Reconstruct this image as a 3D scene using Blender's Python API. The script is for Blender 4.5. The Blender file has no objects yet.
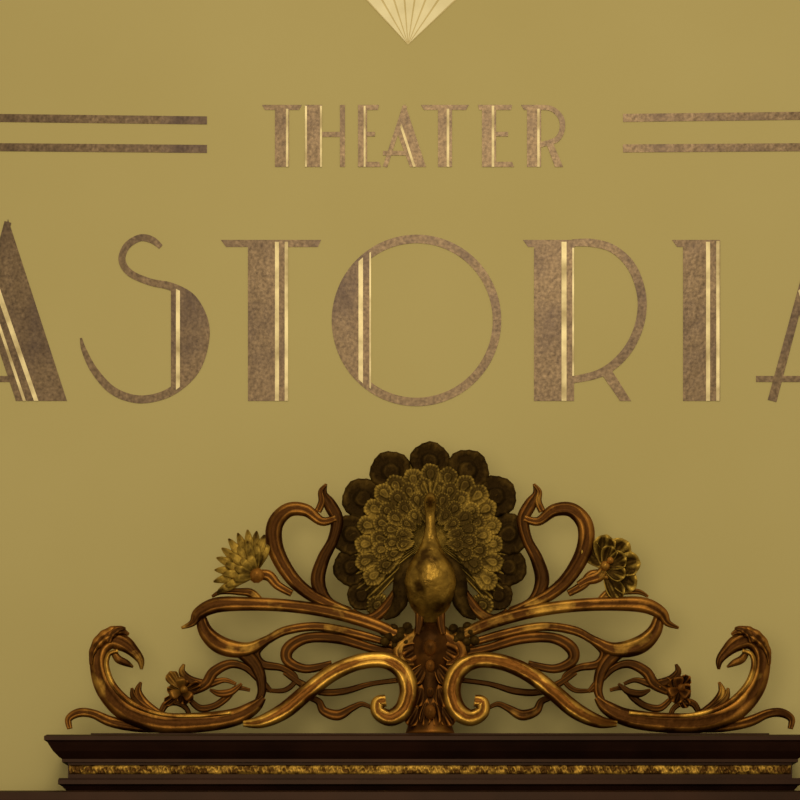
import bpy, bmesh, math, random
from mathutils import Vector, noise
random.seed(4)
scene = bpy.context.scene
COL = scene.collection
try:
    scene.view_settings.view_transform = 'Standard'
    scene.view_settings.look = 'None'
except Exception: pass

# ---------------------------------------------------------------- measures
S = 0.002          # metres per photo pixel on the wall plane (y = 0)
D = 6.0            # camera distance from the wall
Z0 = 2.87          # height of the middle of the picture on the wall
CZ = 1.70          # eye height
CAM = Vector((0, -D, CZ))
def P(px, py, y=0.0):
    w = Vector(((px-400)*S, 0, Z0+(400-py)*S))
    return CAM + (w-CAM)*((D+y)/D)

# ---------------------------------------------------------------- materials
def mat(name, c1, c2, scale=20, rough=.5, metal=0., bump=0., lo=.35, hi=.65, point=0., detail=4., c3=None, scale3=3., r3=(.42,.68), bdist=.004, spec=.5, bscale=None, tint=None):
    m = bpy.data.materials.new(name); m.use_nodes = True
    n = m.node_tree.nodes; l = m.node_tree.links
    b = n['Principled BSDF']
    tc = n.new('ShaderNodeTexCoord')
    nz = n.new('ShaderNodeTexNoise'); nz.inputs['Scale'].default_value = scale; nz.inputs['Detail'].default_value = detail
    l.new(tc.outputs['Object'], nz.inputs['Vector'])
    fac = nz.outputs['Fac']
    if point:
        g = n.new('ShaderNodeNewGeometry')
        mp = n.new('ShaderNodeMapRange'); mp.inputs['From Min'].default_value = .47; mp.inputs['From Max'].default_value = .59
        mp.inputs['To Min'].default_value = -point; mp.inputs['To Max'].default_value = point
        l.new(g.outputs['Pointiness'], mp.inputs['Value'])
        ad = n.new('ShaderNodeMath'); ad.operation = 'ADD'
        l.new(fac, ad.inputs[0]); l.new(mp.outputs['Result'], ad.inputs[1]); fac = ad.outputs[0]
    r = n.new('ShaderNodeValToRGB')
    r.color_ramp.elements[0].position = lo; r.color_ramp.elements[0].color = (*c1, 1)
    r.color_ramp.elements[1].position = hi; r.color_ramp.elements[1].color = (*c2, 1)
    l.new(fac, r.inputs['Fac'])
    out = r.outputs['Color']
    if c3:
        n3 = n.new('ShaderNodeTexNoise'); n3.inputs['Scale'].default_value = scale3; n3.inputs['Detail'].default_value = 5
        l.new(tc.outputs['Object'], n3.inputs['Vector'])
        q3 = n.new('ShaderNodeValToRGB'); q3.color_ramp.elements[0].position = r3[0]; q3.color_ramp.elements[1].position = r3[1]
        l.new(n3.outputs['Fac'], q3.inputs['Fac'])
        mx = n.new('ShaderNodeMix'); mx.data_type = 'RGBA'
        l.new(q3.outputs['Color'], mx.inputs['Factor']); l.new(out, mx.inputs[6]); mx.inputs[7].default_value = (*c3, 1)
        out = mx.outputs[2]
    l.new(out, b.inputs['Base Color'])
    b.inputs['Roughness'].default_value = rough; b.inputs['Metallic'].default_value = metal
    b.inputs['Specular IOR Level'].default_value = spec
    if tint: b.inputs['Specular Tint'].default_value = (*tint, 1)
    if bump:
        bz = n.new('ShaderNodeTexNoise'); bz.inputs['Scale'].default_value = bscale or scale*2; bz.inputs['Detail'].default_value = 3
        l.new(tc.outputs['Object'], bz.inputs['Vector'])
        bp = n.new('ShaderNodeBump'); bp.inputs['Strength'].default_value = bump; bp.inputs['Distance'].default_value = bdist
        l.new(bz.outputs['Fac'], bp.inputs['Height']); l.new(bp.outputs['Normal'], b.inputs['Normal'])
    return m
M = {}
WARM = (1,.50,.16)
M['wall'] = mat('wall_paint', (.425,.348,.137), (.443,.366,.149), 1.6, .85, bump=.06, bscale=160, bdist=.001, spec=.1)
M['bronze'] = mat('bronze_leaf', (.085,.054,.030), (.225,.148,.078), 150, .36, .55, bump=.45, lo=.28, hi=.76, c3=(.050,.031,.028), scale3=6, r3=(.46,.72), spec=.3, detail=6, bscale=28, bdist=.003)
M['bright'] = mat('pale_gold_leaf', (.40,.30,.13), (.84,.69,.36), 16, .42, .15, lo=.38, hi=.60, spec=.3)
M['cream'] = mat('cream_leaf', (.72,.62,.35), (.82,.72,.43), 20, .6, spec=.3)
M['dullgold'] = mat('dull_gold_leaf', (.52,.41,.17), (.62,.50,.23), 20, .6, spec=.3)
M['floor'] = mat('dark_parquet', (.06,.03,.012), (.1,.05,.02), 6, .5)
M['wood'] = mat('dark_mahogany', (.008,.0027,.0015), (.018,.006,.003), 9, .48, bump=.1, spec=.24, tint=(1,.62,.42))
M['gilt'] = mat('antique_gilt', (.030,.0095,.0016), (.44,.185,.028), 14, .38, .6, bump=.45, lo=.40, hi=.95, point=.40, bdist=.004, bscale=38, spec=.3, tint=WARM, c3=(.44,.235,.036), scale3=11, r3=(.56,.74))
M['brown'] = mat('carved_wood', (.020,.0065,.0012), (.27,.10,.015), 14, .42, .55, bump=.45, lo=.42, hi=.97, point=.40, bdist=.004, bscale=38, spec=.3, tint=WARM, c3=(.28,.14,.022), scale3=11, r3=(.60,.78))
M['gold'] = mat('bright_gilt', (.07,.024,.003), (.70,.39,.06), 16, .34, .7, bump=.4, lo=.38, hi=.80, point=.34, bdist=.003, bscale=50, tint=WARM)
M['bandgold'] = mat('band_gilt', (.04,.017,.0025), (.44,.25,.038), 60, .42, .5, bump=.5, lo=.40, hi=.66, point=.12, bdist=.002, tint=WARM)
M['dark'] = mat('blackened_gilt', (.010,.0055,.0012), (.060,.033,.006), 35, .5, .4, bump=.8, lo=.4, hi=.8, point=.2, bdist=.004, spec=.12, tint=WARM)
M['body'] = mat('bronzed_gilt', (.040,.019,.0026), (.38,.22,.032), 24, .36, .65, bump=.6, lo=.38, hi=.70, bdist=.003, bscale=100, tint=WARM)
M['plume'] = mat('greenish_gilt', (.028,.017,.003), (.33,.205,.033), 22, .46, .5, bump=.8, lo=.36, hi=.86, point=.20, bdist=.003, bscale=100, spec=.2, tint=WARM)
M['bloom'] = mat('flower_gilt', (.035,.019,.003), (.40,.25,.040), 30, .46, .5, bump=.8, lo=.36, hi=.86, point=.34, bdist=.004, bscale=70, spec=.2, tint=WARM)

# ---------------------------------------------------------------- object helpers
def link(name, verts, faces, m, root=None, smooth=False, parent=None):
    """verts in world space; stored relative to root's origin"""
    off = root.location if root else Vector((0,0,0))
    me = bpy.data.meshes.new(name)
    me.from_pydata([tuple(Vector(v)-off) for v in verts], [], faces)
    bm = bmesh.new(); bm.from_mesh(me)
    bmesh.ops.recalc_face_normals(bm, faces=bm.faces); bm.to_mesh(me); bm.free()
    if smooth:
        for p in me.polygons: p.use_smooth = True
    me.materials.append(M[m])
    o = bpy.data.objects.new(name, me); COL.objects.link(o)
    if parent or root: o.parent = parent or root
    return o
def thing(name, label, cat, loc, group=None):
    o = bpy.data.objects.new(name, None); COL.objects.link(o)
    o.empty_display_size = .05
    o.location = loc; o['label'] = label; o['category'] = cat
    if group: o['group'] = group
    return o
class G:
    def __init__(s): s.v = []; s.f = []
    def add(s, v, f):
        k = len(s.v); s.v += [Vector(x) for x in v]; s.f += [tuple(i+k for i in q) for q in f]
    def box(s, x0, x1, y0, y1, z0, z1):
        s.add([(x,y,z) for z in (z0,z1) for y in (y0,y1) for x in (x0,x1)],
              [(0,1,3,2),(4,6,7,5),(0,4,5,1),(2,3,7,6),(0,2,6,4),(1,5,7,3)])
    def build(s, name, m, root=None, smooth=False, parent=None): return link(name, s.v, s.f, m, root, smooth, parent)

def catmull(pts, n):
    out = []; p = [pts[0]]+list(pts)+[pts[-1]]
    for i in range(1, len(p)-2):
        for k in range(n):
            t = k/n
            out.append(tuple(.5*(2*b+(c-a)*t+(2*a-5*b+4*c-d)*t*t+(3*b-a-3*c+d)*t**3) for a,b,c,d in zip(p[i-1],p[i],p[i+1],p[i+2])))
    out.append(tuple(pts[-1])); return out

# ---------------------------------------------------------------- room
g = G(); g.box(-3.2, 3.2, 0, .12, 0, 4.6); w = g.build('wall_back', 'wall'); w['kind'] = 'structure'
g = G(); g.box(-3.2, 3.2, -7, .12, -.08, 0); w = g.build('floor', 'floor'); w['kind'] = 'structure'

# ---------------------------------------------------------------- flat wall lettering
class Flat:
    """thin leaf shapes standing on the wall, drawn in photo pixels"""
    def __init__(s, t=.0010): s.g = G(); s.t = t; s.k = 0
    def poly(s, pts):
        t = s.t + s.k*.00012; s.k += 1; n = len(pts)
        a = [P(x,y) for x,y in pts]
        b = [v+Vector((0,-t,0)) for v in a]
        s.g.add(a+b, [tuple(range(n,2*n))]+[(i,(i+1)%n,(i+1)%n+n,i+n) for i in range(n)])
        return s
    def rect(s, x0, y0, x1, y1): return s.poly([(x0,y0),(x1,y0),(x1,y1),(x0,y1)])
    def stroke(s, pts, n=8, smooth=True):      # pts (x, y, width)
        c = catmull(pts, n) if smooth else pts
        L = []; R = []
        for i,(x,y,wd) in enumerate(c):
            a = c[max(i-1,0)]; b = c[min(i+1,len(c)-1)]
            dx, dy = b[0]-a[0], b[1]-a[1]; q = math.hypot(dx,dy) or 1
            L.append((x-dy/q*wd/2, y+dx/q*wd/2)); R.append((x+dy/q*wd/2, y-dx/q*wd/2))
        t = s.t + s.k*.00012; s.k += 1; m = len(c)
        fr = [P(*p)+Vector((0,-t,0)) for p in L]+[P(*p)+Vector((0,-t,0)) for p in R]
        bk = [P(*p) for p in L]+[P(*p) for p in R]
        f = []
        for i in range(m-1):
            f += [(i,i+1,m+i+1,m+i),(i,i+1,2*m+i+1,2*m+i),(m+i,m+i+1,3*m+i+1,3*m+i)]
        f += [(0,m,3*m,2*m),(m-1,2*m-1,4*m-1,3*m-1)]
        s.g.add(fr+bk, f); return s
    def done(s, name, m, root): return s.g.build(name, m, root)

BIG = 'letters of the large lower word'; SML = 'letters of the small upper word'
def letter(px, py, label, group, body, stripes):
    r = thing('wall_letter', label, 'letter', P(px,py), group)
    f = Flat(); body(f); f.done('letter_body', 'bronze', r)
    for st in stripes:
        f = Flat(.0018); f.poly(st); f.done('inline_stripe', 'bright', r)
    return r
def R4(x0,y0,x1,y1): return [(x0,y0),(x1,y0),(x1,y1),(x0,y1)]

# -- big A (built once, copied for the last letter)
def bA(f):
    f.poly([(8,219),(67,401),(16,401),(-14,311),(-2,262)])
    f.stroke([(8,222,7),(-40,401,9)], smooth=False)
    f.poly([(-56,376),(12,376),(14,382),(-56,382)])
A1 = letter(8, 401, 'large bronze letter A cut by the left edge, first of the lower word', BIG, bA,
    [[(-7,284),(-3,280),(38.5,401),(34,401)], [(-14,291),(-11.5,289),(26,401),(23,401)]])
A2 = A1.copy(); COL.objects.link(A2)
A2.location = P(8+812, 401); A2['label'] = 'large bronze letter A cut by the right edge, last of the lower word'
for ch in list(A1.children):
    c = ch.copy(); COL.objects.link(c); c.parent = A2
# -- S
def bS(f):
    f.stroke([(161,247,5),(152,240,7),(140,238,7),(127,246,7),(122,260,7),(130,273,7),(150,282,7),(172,287,8),(192,299,9),(204,322,9),(204,345,9),(195,369,10),(178,387,9),(158,397,8),(135,399,8),(112,390,8),(94,370,7),(84,350,5),(81,338,2)])
    arc = catmull([(171,289),(188,296),(201,312),(205,335),(200,360),(189,378),(171,392)], 6)
    f.poly(arc)
letter(145, 401, 'large bronze letter S with a hooked top and swollen right bowl', BIG, bS,
    [[(176,289),(180,291),(180,387),(176,390)]])
# -- T
def bT(f):
    f.poly([(221,240),(321,240),(318,247),(226,247)]); f.rect(248,246,288,401)
letter(270, 401, 'large bronze letter T with a thin top bar, between S and O', BIG, bT,
    [R4(275,242,279,401), R4(284.7,242,288,401)])
# -- O
def bO(f):
    pts = []
    for i in range(97):
        a = i/96*2*math.pi
        pts.append((416.5+80.5*math.cos(a), 320.5+81.5*math.sin(a), 8.5))
    f.stroke(pts, smooth=False)
    def arcx(x): 
        return 84*math.sqrt(max(0,1-((x-416.5)/84)**2))
    L = [(332.8+ i*1.0, 0) for i in range(39)]
    up = [(x, 320.5-arcx(x)) for x,_ in L]; dn = [(x, 320.5+arcx(x)) for x,_ in reversed(L)]
    f.poly(up+dn)
letter(416, 406, 'large round bronze letter O in the middle of the lower word', BIG, bO,
    [[(358.5,261.5),(363,257.5),(363,383.5),(358.5,379.5)], [(369.4,253),(371,252),(371,389),(369.4,388)]])
# -- R
def bR(f):
    f.poly([(523,240),(575,240),(575,247),(528,247)]); f.rect(534,246,574,401)
    f.stroke([(572,243,7),(592,243,8),(613,249,8),(631,266,9),(641,292,9),(641,318,9),(632,343,9),(617,362,9),(598,374,8),(572,380,7)])
    f.poly([(600,372),(609,366),(631,401),(620,401)])
letter(580, 401, 'large bronze letter R with a thin wide bowl', BIG, bR, [R4(561.5,242,566.5,401), R4(572.2,248,574,376)])
# -- I
def bI(f):
    f.poly([(672,240),(720,240),(720,247),(677,247)]); f.rect(683,246,720,401)
letter(702, 401, 'large bronze letter I with a small left serif', BIG, bI, [R4(706,242,710,401), R4(716.2,241,719.5,401)])

# -- small word
def sT(x, w, s0):
    def f_(f):
        f.poly([(x,105),(x+w,105),(x+w-3,110),(x+3,110)]); f.rect(s0,109,s0+14,167)
    return f_
letter(282,167,'small bronze letter T that begins the upper word', SML, sT(262,40,275), [R4(286,109,288.3,167)])
def sH(f):
    f.rect(305,105,322,167); f.rect(340,105,345,167); f.rect(321,132,341,137)
letter(325,167,'small bronze letter H with one thick and one thin stem', SML, sH, [R4(305,106,307,167), R4(320,106,322,167)])
def sE(x, w, arm, lead=0):
    def f_(f):
        f.rect(x,105,x+w,167)
        f.poly([(x-lead,105),(x+w+arm,105),(x+w+arm-1,110),(x-lead+1,110)]); f.rect(x+w-1,132,x+w+arm-4,136.5)
        f.poly([(x,162),(x+w+arm,162),(x+w+arm+2,167),(x,167)])
    return f_
letter(368,167,'small bronze letter E with a narrow stem, between H and A', SML, sE(358,9,12), [R4(363.7,106,365.6,167)])
def sA(f):
    f.poly([(405,104),(426,167),(410,167),(396,130)])
    f.stroke([(405,106,4.5),(385,167,4.5)], smooth=False); f.rect(383,151,412,155.5)
letter(405,167,'small bronze letter A in the middle of the upper word', SML, sA, [[(400,127),(401.6,124),(415.6,167),(413,167)]])
letter(443,167,'small bronze letter T between A and the second E', SML, sT(421,48,438), [R4(446.7,109,449.2,167)])
letter(494,167,'small bronze letter E with a wide stem, just before the R', SML, sE(482,14,16,4), [R4(491.7,106,494.2,167)])
def sR(f):
    f.rect(527,105,541,167); f.poly([(521,105),(541,105),(541,110),(524,110)])
    f.stroke([(540,107.5,5),(552,109,5),(561,118,5.5),(562,130,5.5),(556,140,5.5),(540,145,5)])
    f.poly([(546,143),(552,141),(563,167),(555,167)])
letter(545,167,'small bronze letter R that ends the upper word', SML, sR, [R4(537.2,109,539.6,167)])

# -- double rules
def rule(px, label, pts):
    r = thing('wall_stripe', label, 'stripe', P(*px), 'horizontal stripes beside the upper word')
    f = Flat(); f.poly(pts); f.done('stripe_body', 'bronze', r)
rule((60,118), 'upper bronze stripe left of the small upper word', [(-90,113),(207,116.5),(207,124.5),(-90,121)])
rule((60,148), 'lower bronze stripe left of the small upper word', [(-90,142.5),(207,145),(207,153),(-90,150.5)])
rule((760,117), 'upper bronze stripe right of the small upper word', [(623,114),(920,110.5),(920,118.5),(623,122)])
rule((760,147), 'lower bronze stripe right of the small upper word', [(623,144.5),(920,142.5),(920,150.5),(623,152.5)])

# -- fan emblem
fan = thing('fan_emblem', 'cream and gold pleated fan emblem at the top, tip pointing down', 'emblem', P(408,44))
tip = (408,45)
f = Flat(.0012)
def dirp(a, r): return (tip[0]+r*math.sin(a), tip[1]-r*math.cos(a))
aL, aR = math.radians(-43), math.radians(47)
NF = 7
f.poly([tip]+[dirp(aL+(aR-aL)*i/28, 128) for i in range(29)]); f.done('fan_back', 'dullgold', fan)
for i in range(NF):
    a0 = aL+(aR-aL)*i/NF; a1 = aL+(aR-aL)*(i+1)/NF; d = (a1-a0)*.07
    f = Flat(.0018); f.poly([dirp((a0+a1)/2, 3), dirp(a0+d,118), dirp((a0+a1)/2,126), dirp(a1-d,118)])
    f.done('fan_pleat', 'cream', fan)

# ---------------------------------------------------------------- cabinet (only its top shows)
XC = 430
BK = -.003
def xw(px, y): return P(px,0,y).x
cab = thing('cabinet', 'dark mahogany cabinet top with a gilded carved band under its cornice', 'cabinet', (xw(XC,-.2), -.2, 0))
def loft(levels, name, m, smooth=False):
    """levels: (half width px, y front, pixel row)"""
    g = G(); v = []; f = []
    for hw, y, py in levels:
        z = P(0,py,y).z; x0 = xw(XC-hw,y); x1 = xw(XC+hw,y)
        v += [(x0,BK,z),(x0,y,z),(x1,y,z),(x1,BK,z)]
    n = len(levels)
    for i in range(n-1):
        for k in range(3):
            f.append((4*i+k,4*i+k+1,4*i+k+5,4*i+k+4))
        f.append((4*i+3,4*i,4*i+4,4*i+7))
    f += [(0,1,2,3),(4*n-4,4*n-3,4*n-2,4*n-1)]
    g.add(v,f); return g.build(name, m, cab, smooth)
loft([(383,-.345,734.5),(386,-.352,736),(386,-.352,740),(383,-.346,741.5),(381,-.342,745),(377,-.334,751),(371,-.322,757),(368,-.318,759),(368,-.318,762)], 'top_cornice', 'wood')
loft([(362,-.306,762),(362,-.306,779)], 'frieze', 'wood')
loft([(371,-.322,778),(372,-.324,780),(372,-.324,784),(368,-.316,786),(364,-.31,790.5)], 'lower_moulding', 'wood')
loft([(466,-.40,790.5),(470,-.41,792),(470,-.41,800),(462,-.40,806),(452,-.385,822),(446,-.375,826)], 'main_cornice', 'wood')
# carved gilt band: relief strip
def band():
    nx, nz = 900, 9; y = -.3065
    x0, x1 = xw(XC-361,y), xw(XC+361,y); z1, z0 = P(0,765,y).z, P(0,774.2,y).z
    v = []; f = []
    for i in range(nx+1):
        for j in range(nz+1):
            x = x0+(x1-x0)*i/nx; z = z0+(z1-z0)*j/nz
            u = x*2*math.pi/.015; q = (j/nz-.5)*2
            h = .0010*max(0, 1-abs(q-.5*math.sin(u))*1.8) + .0012*max(0, math.sin(u*2+q*2.5))*(1-q*q) + .0014*noise.noise(Vector((x*150,z*230,3)))
            e = 0 if j in (0,nz) or i in (0,nx) else 1
            v.append((x, y-(.0015+max(0,h))*e, z))
    for i in range(nx):
        for j in range(nz):
            a = i*(nz+1)+j; f.append((a,a+1,a+nz+2,a+nz+1))
    g = G(); g.add(v,f)
    return g.build('gilded_band', 'bandgold', cab, True)
band()
# body and doors down to the floor
g = G(); hb = .84; xc = xw(XC,-.35); zt = P(0,826,-.375).z
g.box(xc-hb, xc+hb, -.36, BK, .09, zt); g.build('cabinet_body', 'wood', cab)
g = G(); g.box(xc-hb-.02, xc+hb+.02, -.38, BK, 0, .09); g.build('plinth', 'wood', cab)
for sgn in (-1,1):
    a, b = sorted((xc+sgn*.012, xc+sgn*(hb-.03)))
    g = G(); z0d, z1d = .13, zt-.05
    g.box(a, b, -.37, -.36, z0d, z1d)
    for q in ((a,a+.09,z0d,z1d),(b-.09,b,z0d,z1d),(a+.09,b-.09,z0d,z0d+.09),(a+.09,b-.09,z1d-.09,z1d)):
        g.box(q[0],q[1],-.385,-.37,q[2],q[3])
    dr = g.build('door', 'wood', cab)
    g = G(); kx = xc+sgn*.055
    prof = [(.006,0),(.006,.012),(.014,.02),(.015,.028),(.008,.036),(0.0005,.038)]
    vv = [(kx+r*math.cos(t*math.pi/8), -.385-d, 1.05+r*math.sin(t*math.pi/8)) for r,d in prof for t in range(16)]
    g.add(vv, [(i*16+t, i*16+(t+1)%16, (i+1)*16+(t+1)%16, (i+1)*16+t) for i in range(5) for t in range(16)])
    g.build('knob', 'gold', cab, True, parent=dr)

# ---------------------------------------------------------------- carved crest
YC = -.20
TOPZ = P(0,734.5,-.345).z
crest = thing('carved_crest', 'openwork gilded wood crest with a displaying peacock among scrolls and flowers', 'carving', (P(XC,0,YC).x, YC, TOPZ))
def Q(px, py, d=0.): 
    v = P(px, py, YC); v.y -= d*S; return v
def sweep(g, pts, depth=.8, groove=.35, n=7, seg=18, mir=False, d0=0., knob=0., thin=1., ridge=0.):
    """pts (x, y, r[, forward])"""
    pts = [(p[0] if not mir else 2*XC-p[0], p[1], p[2], p[3] if len(p)>3 else 0.) for p in pts]
    c = catmull(pts, n); v = []; m = len(c)
    for i,(x,y,r,d) in enumerate(c):
        r = max(r*thin,.6)
        if knob: r *= 1+knob*math.sin(i*1.15)
        a = c[max(i-1,0)]; b = c[min(i+1,m-1)]
        dx, dy = b[0]-a[0], b[1]-a[1]; q = math.hypot(dx,dy) or 1
        nx, ny = -dy/q, dx/q
        for k in range(seg):
            t = k/seg*2*math.pi; u = math.cos(t); w = math.sin(t)
            w2 = w*(1-groove*math.exp(-(u/.30)**2)) if w > 0 else w
            if ridge and w > 0: w2 = w2 + ridge*math.exp(-((abs(u)-.62)/.16)**2)
            v.append(Q(x+nx*u*r, y+ny*u*r, d+d0+w2*r*depth))
    f = [(i*seg+k, i*seg+(k+1)%seg, (i+1)*seg+(k+1)%seg, (i+1)*seg+k) for i in range(m-1) for k in range(seg)]
    f += [tuple(range(seg)), tuple(range((m-1)*seg, m*seg))]
    g.add(v, f)
def ball(g, px, py, r, d=0., sx=1, sy=1, sd=1, rot=0., n=10, m=7):
    v = []; ca, sa = math.cos(rot), math.sin(rot)
    for j in range(m+1):
        ph = math.pi*j/m
        rr = max(math.sin(ph), .02)
        for i in range(n):
            t = 2*math.pi*i/n
            x = r*sx*rr*math.cos(t); y = r*sy*rr*math.sin(t)
            v.append(Q(px+x*ca-y*sa, py+x*sa+y*ca, d+r*sd*math.cos(ph)))
    g.add(v, [(j*n+i, j*n+(i+1)%n, (j+1)*n+(i+1)%n, (j+1)*n+i) for j in range(m) for i in range(n)]+[tuple(range(n)), tuple(range(m*n,(m+1)*n))])

STR = [ # name, material, depth offset, points
 ('outer_scroll','gilt',6,[(264,698,3),(254,708,7),(234,718,9),(200,723,10),(160,723,10.5),(127,712,10.5),(107,691,10),(99,668,8.5),(101,650,8.5),(111,641,9),(124,644,8.5),(134,652,6),(141,661,4),(142,670,1.5)]),
 ('scroll_leaf','gilt',12,[(92,666,1.5),(94,653,4),(101,642,6.5),(111,635,7),(121,632,5),(130,636,1.5)]),
 ('scroll_leaf','brown',14,[(110,644,3),(113,636,4.5),(120,631,4),(127,630,1.2)]),
 ('gilded_edge','gold',12,[(232,714,2),(200,717,2.4),(165,716,2.8),(136,706,3),(116,688,3),(108,669,2.8),(110,656,2.4),(119,652,2)]),
 ('scroll_barb','gilt',9,[(114,652,3),(119,660,4),(127,664,3.5),(134,668,1.2)]),
 ('scroll_foot','gilt',2,[(70,729,3),(69,719,4),(79,713,5),(93,714,5),(112,722,6),(140,727,6),(172,728,5)]),
 ('gilt_scroll','gold',14,[(244,725,3),(262,723,6.5),(285,712,8.5),(308,693,8.5),(332,675,8.5),(358,664,8),(384,662,8),(402,672,9),(409,691,9.5),(404,710,9.5),(391,719,8.5),(379,714,7.5),(378,704,6.5),(386,702,6)]),
 ('long_scroll','gilt',8,[(182,629,1.5),(193,624,4),(200,614,7),(218,606,8.5),(250,605,7.5),(290,607,7),(330,613,7),(370,624,7),(400,637,6),(424,650,5)]),
 ('loop_scroll','gilt',3,[(200,612,5),(206,632,8),(222,646,10),(246,650,8),(266,641,5),(286,631,5),(318,627,5),(356,634,5),(398,646,4)]),
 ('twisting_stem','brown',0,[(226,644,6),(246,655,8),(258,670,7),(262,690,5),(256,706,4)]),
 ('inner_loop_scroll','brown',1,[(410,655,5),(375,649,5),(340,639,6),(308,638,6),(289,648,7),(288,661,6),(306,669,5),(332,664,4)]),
 ('side_scroll','gilt',4,[(336,519,4),(322,522,5),(306,511,7),(288,511,8),(275,526,9),(276,550,9),(290,576,8),(309,594,7),(336,608,6),(372,624,5)]),
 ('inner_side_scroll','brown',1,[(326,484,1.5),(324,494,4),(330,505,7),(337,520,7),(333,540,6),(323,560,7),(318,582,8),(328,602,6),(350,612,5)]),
 ('scroll_thorn','gilt',3,[(318,512,4),(322,502,4),(321,492,3),(326,485,1.5)]),
 ('flower_stem','gilt',2,[(262,605,5),(252,594,5),(240,592,4),(222,592,3),(212,597,1.5)]),
 ('flower_stem','gilt',4,[(252,576,5),(268,576,6),(278,586,5),(292,594,4)]),
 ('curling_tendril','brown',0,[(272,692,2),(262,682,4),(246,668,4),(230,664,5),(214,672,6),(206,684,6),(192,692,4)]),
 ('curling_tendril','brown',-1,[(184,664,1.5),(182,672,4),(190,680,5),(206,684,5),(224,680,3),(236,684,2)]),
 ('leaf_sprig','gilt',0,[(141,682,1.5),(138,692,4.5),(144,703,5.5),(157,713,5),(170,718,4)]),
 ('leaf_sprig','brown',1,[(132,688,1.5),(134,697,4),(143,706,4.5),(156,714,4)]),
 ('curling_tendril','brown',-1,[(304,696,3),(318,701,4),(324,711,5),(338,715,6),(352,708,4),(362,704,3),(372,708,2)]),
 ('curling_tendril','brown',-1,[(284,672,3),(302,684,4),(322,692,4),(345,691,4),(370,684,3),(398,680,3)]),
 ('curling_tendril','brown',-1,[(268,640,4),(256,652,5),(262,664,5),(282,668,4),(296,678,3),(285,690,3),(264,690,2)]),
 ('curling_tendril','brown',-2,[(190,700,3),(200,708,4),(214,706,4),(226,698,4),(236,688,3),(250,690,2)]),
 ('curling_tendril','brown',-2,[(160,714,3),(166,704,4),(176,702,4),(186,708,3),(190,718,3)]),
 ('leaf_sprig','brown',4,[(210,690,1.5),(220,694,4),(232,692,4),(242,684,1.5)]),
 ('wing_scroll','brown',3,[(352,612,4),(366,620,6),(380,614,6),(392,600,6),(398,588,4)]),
]
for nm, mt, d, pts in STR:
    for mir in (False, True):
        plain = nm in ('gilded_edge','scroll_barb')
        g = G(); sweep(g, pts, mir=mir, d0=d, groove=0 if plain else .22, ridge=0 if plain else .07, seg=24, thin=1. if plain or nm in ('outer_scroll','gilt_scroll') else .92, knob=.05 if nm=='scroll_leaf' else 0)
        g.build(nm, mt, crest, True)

# low rail the scrolls stand on, hidden behind the cornice lip from below
g = G(); a = P(92,0,YC).x; b = P(768,0,YC).x; g.box(a, b, YC-.02, YC+.02, TOPZ, P(0,734,YC).z)
g.build('foot_rail', 'wood', crest)

# flowers -------------------------------------------------------------
def petal(g, bx, by, tx, ty, wd, d0, curl=6):
    mx, my = (bx*.4+tx*.6), (by*.4+ty*.6)
    sweep(g, [(bx,by,wd*.35,0),(mx,my,wd,curl),(bx*.15+tx*.85,by*.15+ty*.85,wd*.7,curl*1.1),(tx,ty,.8,curl*.5)], depth=.45, groove=.5, n=5, seg=10, d0=d0)
def broad(g, cx, cy, ang, L, W, d0, cup=8, ruff=2.):
    """broad ruffled petal, both faces"""
    nu, nv = 9, 12; v = []
    for side in (0,1):
        for i in range(nu+1):
            u = i/nu
            wd = W*(math.sin(min(u*1.15,1)*math.pi/2)**.8)
            for j in range(nv+1):
                q = (j/nv-.5)*2
                ll = L*u*(1-.22*q*q*u)
                x = q*wd
                d = d0+cup*u**2+ruff*math.sin(q*7)*u*u - 2.5*(1-q*q)*u - side*2.2
                v.append(Q(cx+ll*math.cos(ang)-x*math.sin(ang), cy+ll*math.sin(ang)+x*math.cos(ang), d))
    K = (nu+1)*(nv+1); f = []
    for i in range(nu):
        for j in range(nv):
            a = i*(nv+1)+j; f += [(a,a+1,a+nv+2,a+nv+1),(K+a,K+a+1,K+a+nv+2,K+a+nv+1)]
    for j in range(nv):
        a = nu*(nv+1)+j; f.append((a,a+1,K+a+1,K+a))
    for i in range(nu):
        for j in (0,nv):
            a = i*(nv+1)+j; f.append((a,a+nv+1,K+a+nv+1,K+a))
    g.add(v, f)
# upper left: spiky many-petalled bloom seen from the side
g = G()
for k,(tx,ty) in enumerate([(217,594),(214,583),(215,571),(217,559),(222,549),(229,540),(238,534),(248,531),(257,532),(265,536),(270,545)]):
    petal(g, 254,575, tx,ty, 4.6, 4+(k%2)*2)
for k,(tx,ty) in enumerate([(226,588),(223,576),(225,565),(230,555),(238,547),(248,543),(258,545)]):
    petal(g, 256,577, tx,ty, 4.4, 9+(k%2)*2)
for (tx,ty) in [(234,582),(235,570),(241,561),(250,556)]:
    petal(g, 258,578, tx,ty, 4.2, 13)
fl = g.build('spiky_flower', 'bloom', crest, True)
g = G(); ball(g, 257,577,8,12); g.build('flower_base', 'gilt', crest, True, parent=fl)
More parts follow.
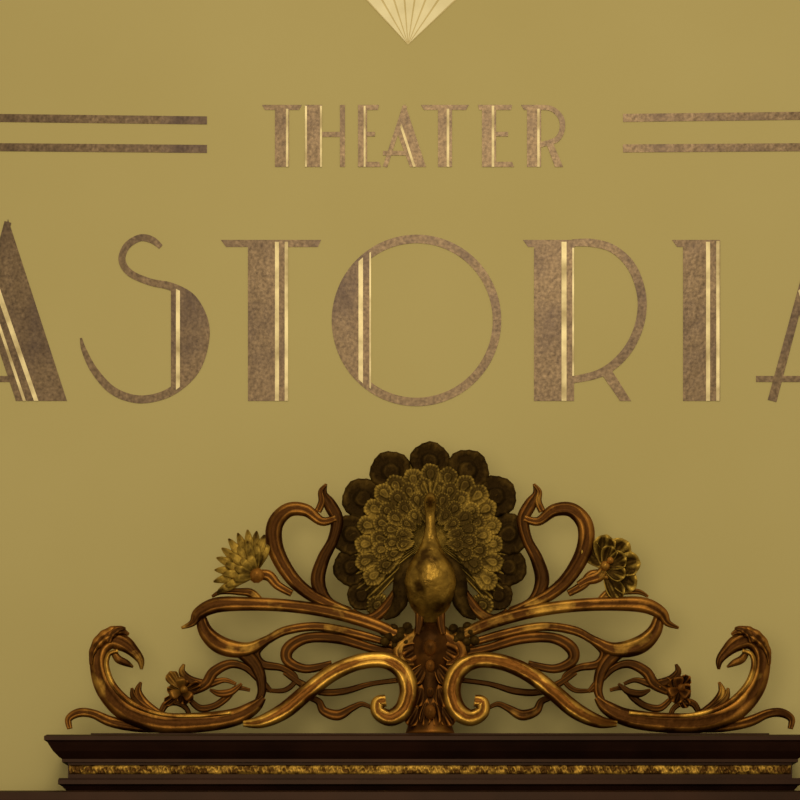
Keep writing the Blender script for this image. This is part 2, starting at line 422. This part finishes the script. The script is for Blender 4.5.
# upper right: blossom turned to the side, broad ruffled petals opening up and right
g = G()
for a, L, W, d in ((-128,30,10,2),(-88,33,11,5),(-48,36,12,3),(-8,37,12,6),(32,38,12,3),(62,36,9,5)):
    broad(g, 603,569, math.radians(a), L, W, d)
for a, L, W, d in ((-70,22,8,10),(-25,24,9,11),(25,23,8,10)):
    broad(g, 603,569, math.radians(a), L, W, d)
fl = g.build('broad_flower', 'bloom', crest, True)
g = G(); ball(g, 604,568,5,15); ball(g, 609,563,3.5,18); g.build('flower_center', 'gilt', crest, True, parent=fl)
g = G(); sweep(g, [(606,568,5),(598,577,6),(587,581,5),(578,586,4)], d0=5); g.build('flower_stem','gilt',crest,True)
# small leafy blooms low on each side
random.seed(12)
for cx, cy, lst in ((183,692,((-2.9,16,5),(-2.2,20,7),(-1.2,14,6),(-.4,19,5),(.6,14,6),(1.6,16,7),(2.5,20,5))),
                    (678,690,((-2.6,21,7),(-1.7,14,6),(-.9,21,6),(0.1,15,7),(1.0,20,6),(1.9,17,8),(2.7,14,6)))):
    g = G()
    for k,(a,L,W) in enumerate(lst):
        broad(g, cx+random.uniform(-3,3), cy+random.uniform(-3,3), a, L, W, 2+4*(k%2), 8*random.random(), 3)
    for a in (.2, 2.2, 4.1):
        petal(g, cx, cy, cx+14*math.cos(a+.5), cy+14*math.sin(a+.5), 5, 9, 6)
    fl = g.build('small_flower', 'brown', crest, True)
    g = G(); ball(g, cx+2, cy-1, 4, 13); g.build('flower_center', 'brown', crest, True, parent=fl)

# central stem below the peacock: a dark knobbly post wrapped in leaves -------
g = G()
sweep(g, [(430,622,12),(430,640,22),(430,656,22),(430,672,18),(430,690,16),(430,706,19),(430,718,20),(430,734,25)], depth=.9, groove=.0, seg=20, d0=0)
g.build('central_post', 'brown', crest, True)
for s in (-1,1):
    for bx,by,ang,L,W,d in ((6,646,150,24,9,14),(4,664,125,26,8,15),(8,686,110,24,8,14),(10,706,120,24,8,14),(3,700,95,28,6,18)):
        g = G(); a = math.radians(ang)
        if s > 0: a = math.pi-a
        broad(g, 430+s*bx, by, a, L, W, d, 3, 2.2); g.build('acanthus_leaf', 'brown', crest, True)
    g = G(); sweep(g, [(430+s*2,628,5),(430+s*14,638,8),(430+s*30,650,7),(430+s*26,662,5),(430+s*14,664,3)], d0=8); g.build('acanthus_leaf','gilt',crest,True)
for (x,y,r,d) in ((430,650,7,18),(430,668,5,18),(430,694,4,18),(430,714,6,20)):
    g = G(); ball(g, x, y, r, d, sy=1.3); g.build('carved_knob', 'brown', crest, True)
for cx in (400, 460):
    g = G()
    for k in range(13):
        a = k*2.4; r = 3.6*math.sqrt(k)
        ball(g, cx+r*1.5*math.cos(a), 638+r*math.sin(a), 5.2, 10-r*.3)
    g.build('berry_cluster', 'dark', crest, True)

# peacock ---------------------------------------------------------------
lv = [(624,6,2),(616,14,4),(607,20,8),(597,23.5,11),(585,25.5,14),(573,23,15),(562,17,15),(552,11.5,14),(542,7.6,12),(529,5.2,13),(518,4.6,15),(511,5.8,18),(505,5.8,19),(500,4.4,18),(497,2,17)]
c = catmull(lv, 8); seg = 40; v = []
for y, r, d in c:
    for k in range(seg):
        t = 2*math.pi*k/seg
        row = y/6.0
        fe = .5*math.sin(k*math.pi/2.5+ (math.pi/2 if int(row)%2 else 0))*math.sin((row%1)*math.pi) if 540 < y < 614 else 0
        rr = max(r+fe, .5)
        x = 430+rr*math.cos(t); dd = 8+d+rr*.75*math.sin(t)
        if 502 < y < 512:      # beak
            wgt = max(0, math.sin(t))**12*(1-abs(y-507)/5)
            dd += 13*wgt; x = 430+(x-430)*(1-.6*wgt)
        v.append(Q(x, y, dd))
n = len(c)
g = G(); g.add(v, [(i*seg+k, i*seg+(k+1)%seg, (i+1)*seg+(k+1)%seg, (i+1)*seg+k) for i in range(n-1) for k in range(seg)]+[tuple(range(seg)), tuple(range((n-1)*seg,n*seg))])
pea = g.build('peacock', 'body', crest, True); pea['label'] = 'gilded peacock facing forward with raised tail'
for s in (-1,1):
    g = G(); ball(g, 430+s*3.3, 507, 1.3, 31); g.build('eye', 'dark', crest, True, parent=pea)
    g = G(); sweep(g, [(430+s*12,556,2.5),(430+s*22,568,7),(430+s*28,584,9),(430+s*29,600,8),(430+s*36,613,6),(430+s*46,620,2)], d0=11, groove=.2, knob=.04); g.build('wing', 'dark', crest, True, parent=pea)
    g = G(); sweep(g, [(430+s*10,612,5),(430+s*11,626,4),(430+s*13,636,3)], d0=14); g.build('leg', 'brown', crest, True, parent=pea)
for s in (-1,0,1):
    g = G(); sweep(g, [(430+s*1.5,501,1),(430+s*4,493,1),(430+s*6,488,2.2),(430+s*6.5,485,1)], d0=23, groove=0); g.build('head_plume', 'plume', crest, True, parent=pea)

# tail fan backing with fine radial barbs
g = G(); v = []; nr, na = 14, 300
TX, TY = 430, 540
def tailR(a):   # a measured from straight up
    k = abs(a)/math.pi
    return 82+ 12*min(1,max(0,(k-.4)/.25))
A_MAX = math.radians(138)
for i in range(nr+1):
    for j in range(na+1):
        a = -A_MAX+2*A_MAX*j/na; r = tailR(a)*i/nr
        if i == nr: r += 1.6*abs(math.sin(j*math.pi/10))
        d = -5+10*(1-(i/nr)**2) + 1.3*math.cos(j*math.pi/2.5)*(i/nr)
        v.append(Q(TX+r*math.sin(a), TY-r*math.cos(a)*.97, d))
k0 = len(v)
for i in range(nr+1):
    for j in range(na+1):
        a = -A_MAX+2*A_MAX*j/na; r = tailR(a)*i/nr
        v.append(Q(TX+r*math.sin(a), TY-r*math.cos(a)*.97, -12))
ff = []
for i in range(nr):
    for j in range(na):
        a = i*(na+1)+j; ff.append((a,a+1,a+na+2,a+na+1)); ff.append((k0+a,k0+a+1,k0+a+na+2,k0+a+na+1))
for j in range(na):
    a = nr*(na+1)+j; ff.append((a,a+1,k0+a+1,k0+a))
for i in range(nr):
    for j in (0,na):
        a = i*(na+1)+j; ff.append((a,a+na+1,k0+a+na+1,k0+a))
g.add(v, ff); g.build('tail_fan', 'plume', crest, True, parent=pea)
def feather(a, R, r, d, m, L=1.25, H=1., ruffle=0., bb=.55):
    """one feather tip in low relief: barbed blade with a small round eye, pointing outward"""
    cx = TX+R*math.sin(a); cy = TY-R*math.cos(a)
    g = G()
    prof = [(1.0,-4),(1.01,-1.2),(.97,.3),(.88,.9),(.74,.6),(.58,.2),(.46,.3),(.38,1.4),(.30,1.9),(.20,1.5),(.10,1.9),(.01,2.1)]
    seg = 48; v = []; ph = random.random()*6
    for q,h in prof:
        for k in range(seg):
            t = 2*math.pi*k/seg
            u = math.cos(t)*r*q; w = math.sin(t)*r*q
            if w < 0: w *= L; u *= 1-.25*abs(math.sin(t))
            hh = h
            if q > .42: hh += bb*math.cos(t*16)*min(1,(q-.42)*3)
            rim = 1+.05*bb*math.cos(t*16)*(q > .8)+ruffle*math.sin(t*5+ph)*q
            u *= rim; w *= rim
            v.append(Q(cx+u*math.cos(a)+w*math.sin(a), cy+u*math.sin(a)-w*math.cos(a), d+hh*H*r/12))
    g.add(v, [(i*seg+k, i*seg+(k+1)%seg, (i+1)*seg+(k+1)%seg, (i+1)*seg+k) for i in range(len(prof)-1) for k in range(seg)]+[tuple(range(seg)), tuple(range((len(prof)-1)*seg, len(prof)*seg))])
    return g.build('tail_feather', m, crest, True, parent=pea)
random.seed(7)
for k in range(-3,4):
    feather(math.radians(28.5*k+random.uniform(-1.5,1.5)), 78.5, 21+random.uniform(-1,1), 0 if k%2 else -1.5, 'dark', H=.65, ruffle=.025, bb=.3)
for s in (-1,1):
    feather(math.radians(s*109), 83, 18.5, -2, 'dark', 1.2, .65, .025, .3)
    feather(math.radians(s*129), 88, 14.5, -3, 'dark', 1.2, .65, .025, .3)
    feather(math.radians(s*141), 84, 11, -2, 'plume', 1.2, ruffle=.03)
for k in range(-8,9):
    feather(math.radians(15.5*k+random.uniform(-2,2)), 65+ (4 if abs(k)>6 else 0)+random.uniform(-2,2), 10+random.uniform(-.8,.8), 3+.6*(k%2), 'plume', 1.9, .65, .04)
for k in range(-8,8):
    feather(math.radians(16*(k+.5)+random.uniform(-2,2)), 52+random.uniform(-2,2), 9, 4.8+.6*(k%2), 'plume', 1.9, .65, .04)
for k in range(-6,7):
    feather(math.radians(19*k+random.uniform(-2,2)), 40+random.uniform(-1.5,1.5), 7.8, 7.2+.6*(k%2), 'plume', 1.9, .65, .04)
for k in range(-5,5):
    feather(math.radians(23*(k+.5)), 28, 6.4, 9.6+.5*(k%2), 'plume', 1.9, .65, .04)

# ---------------------------------------------------------------- light
wd = bpy.data.worlds.new('world'); scene.world = wd; wd.use_nodes = True
wd.node_tree.nodes['Background'].inputs['Color'].default_value = (1,.87,.63,1)
wd.node_tree.nodes['Background'].inputs['Strength'].default_value = .48
def area(name, loc, target, size, power, color):
    l = bpy.data.lights.new(name, 'AREA'); l.shape = 'DISK'; l.size = size; l.energy = power; l.color = color
    o = bpy.data.objects.new(name, l); COL.objects.link(o); o.location = loc
    o.rotation_euler = (Vector(target)-Vector(loc)).to_track_quat('-Z','Y').to_euler()
area('ceiling_light', (.3,-3.2,4.4), (0,0,1.9), 1.5, 42, (1,.90,.68))
area('front_fill_light', (-.4,-5.4,2.2), (0,0,2.3), 1.6, 70, (1,.89,.67))  # added frontal fill lamp, evens out the wall and lifts its lower part

# ---------------------------------------------------------------- camera
cd = bpy.data.cameras.new('camera'); cam = bpy.data.objects.new('camera', cd); COL.objects.link(cam)
cam.location = CAM; cam.rotation_euler = (math.pi/2,0,0)
cd.sensor_width = 36; cd.lens = 36*D/(800*S); cd.shift_y = (Z0-CZ)/(800*S)
scene.camera = cam
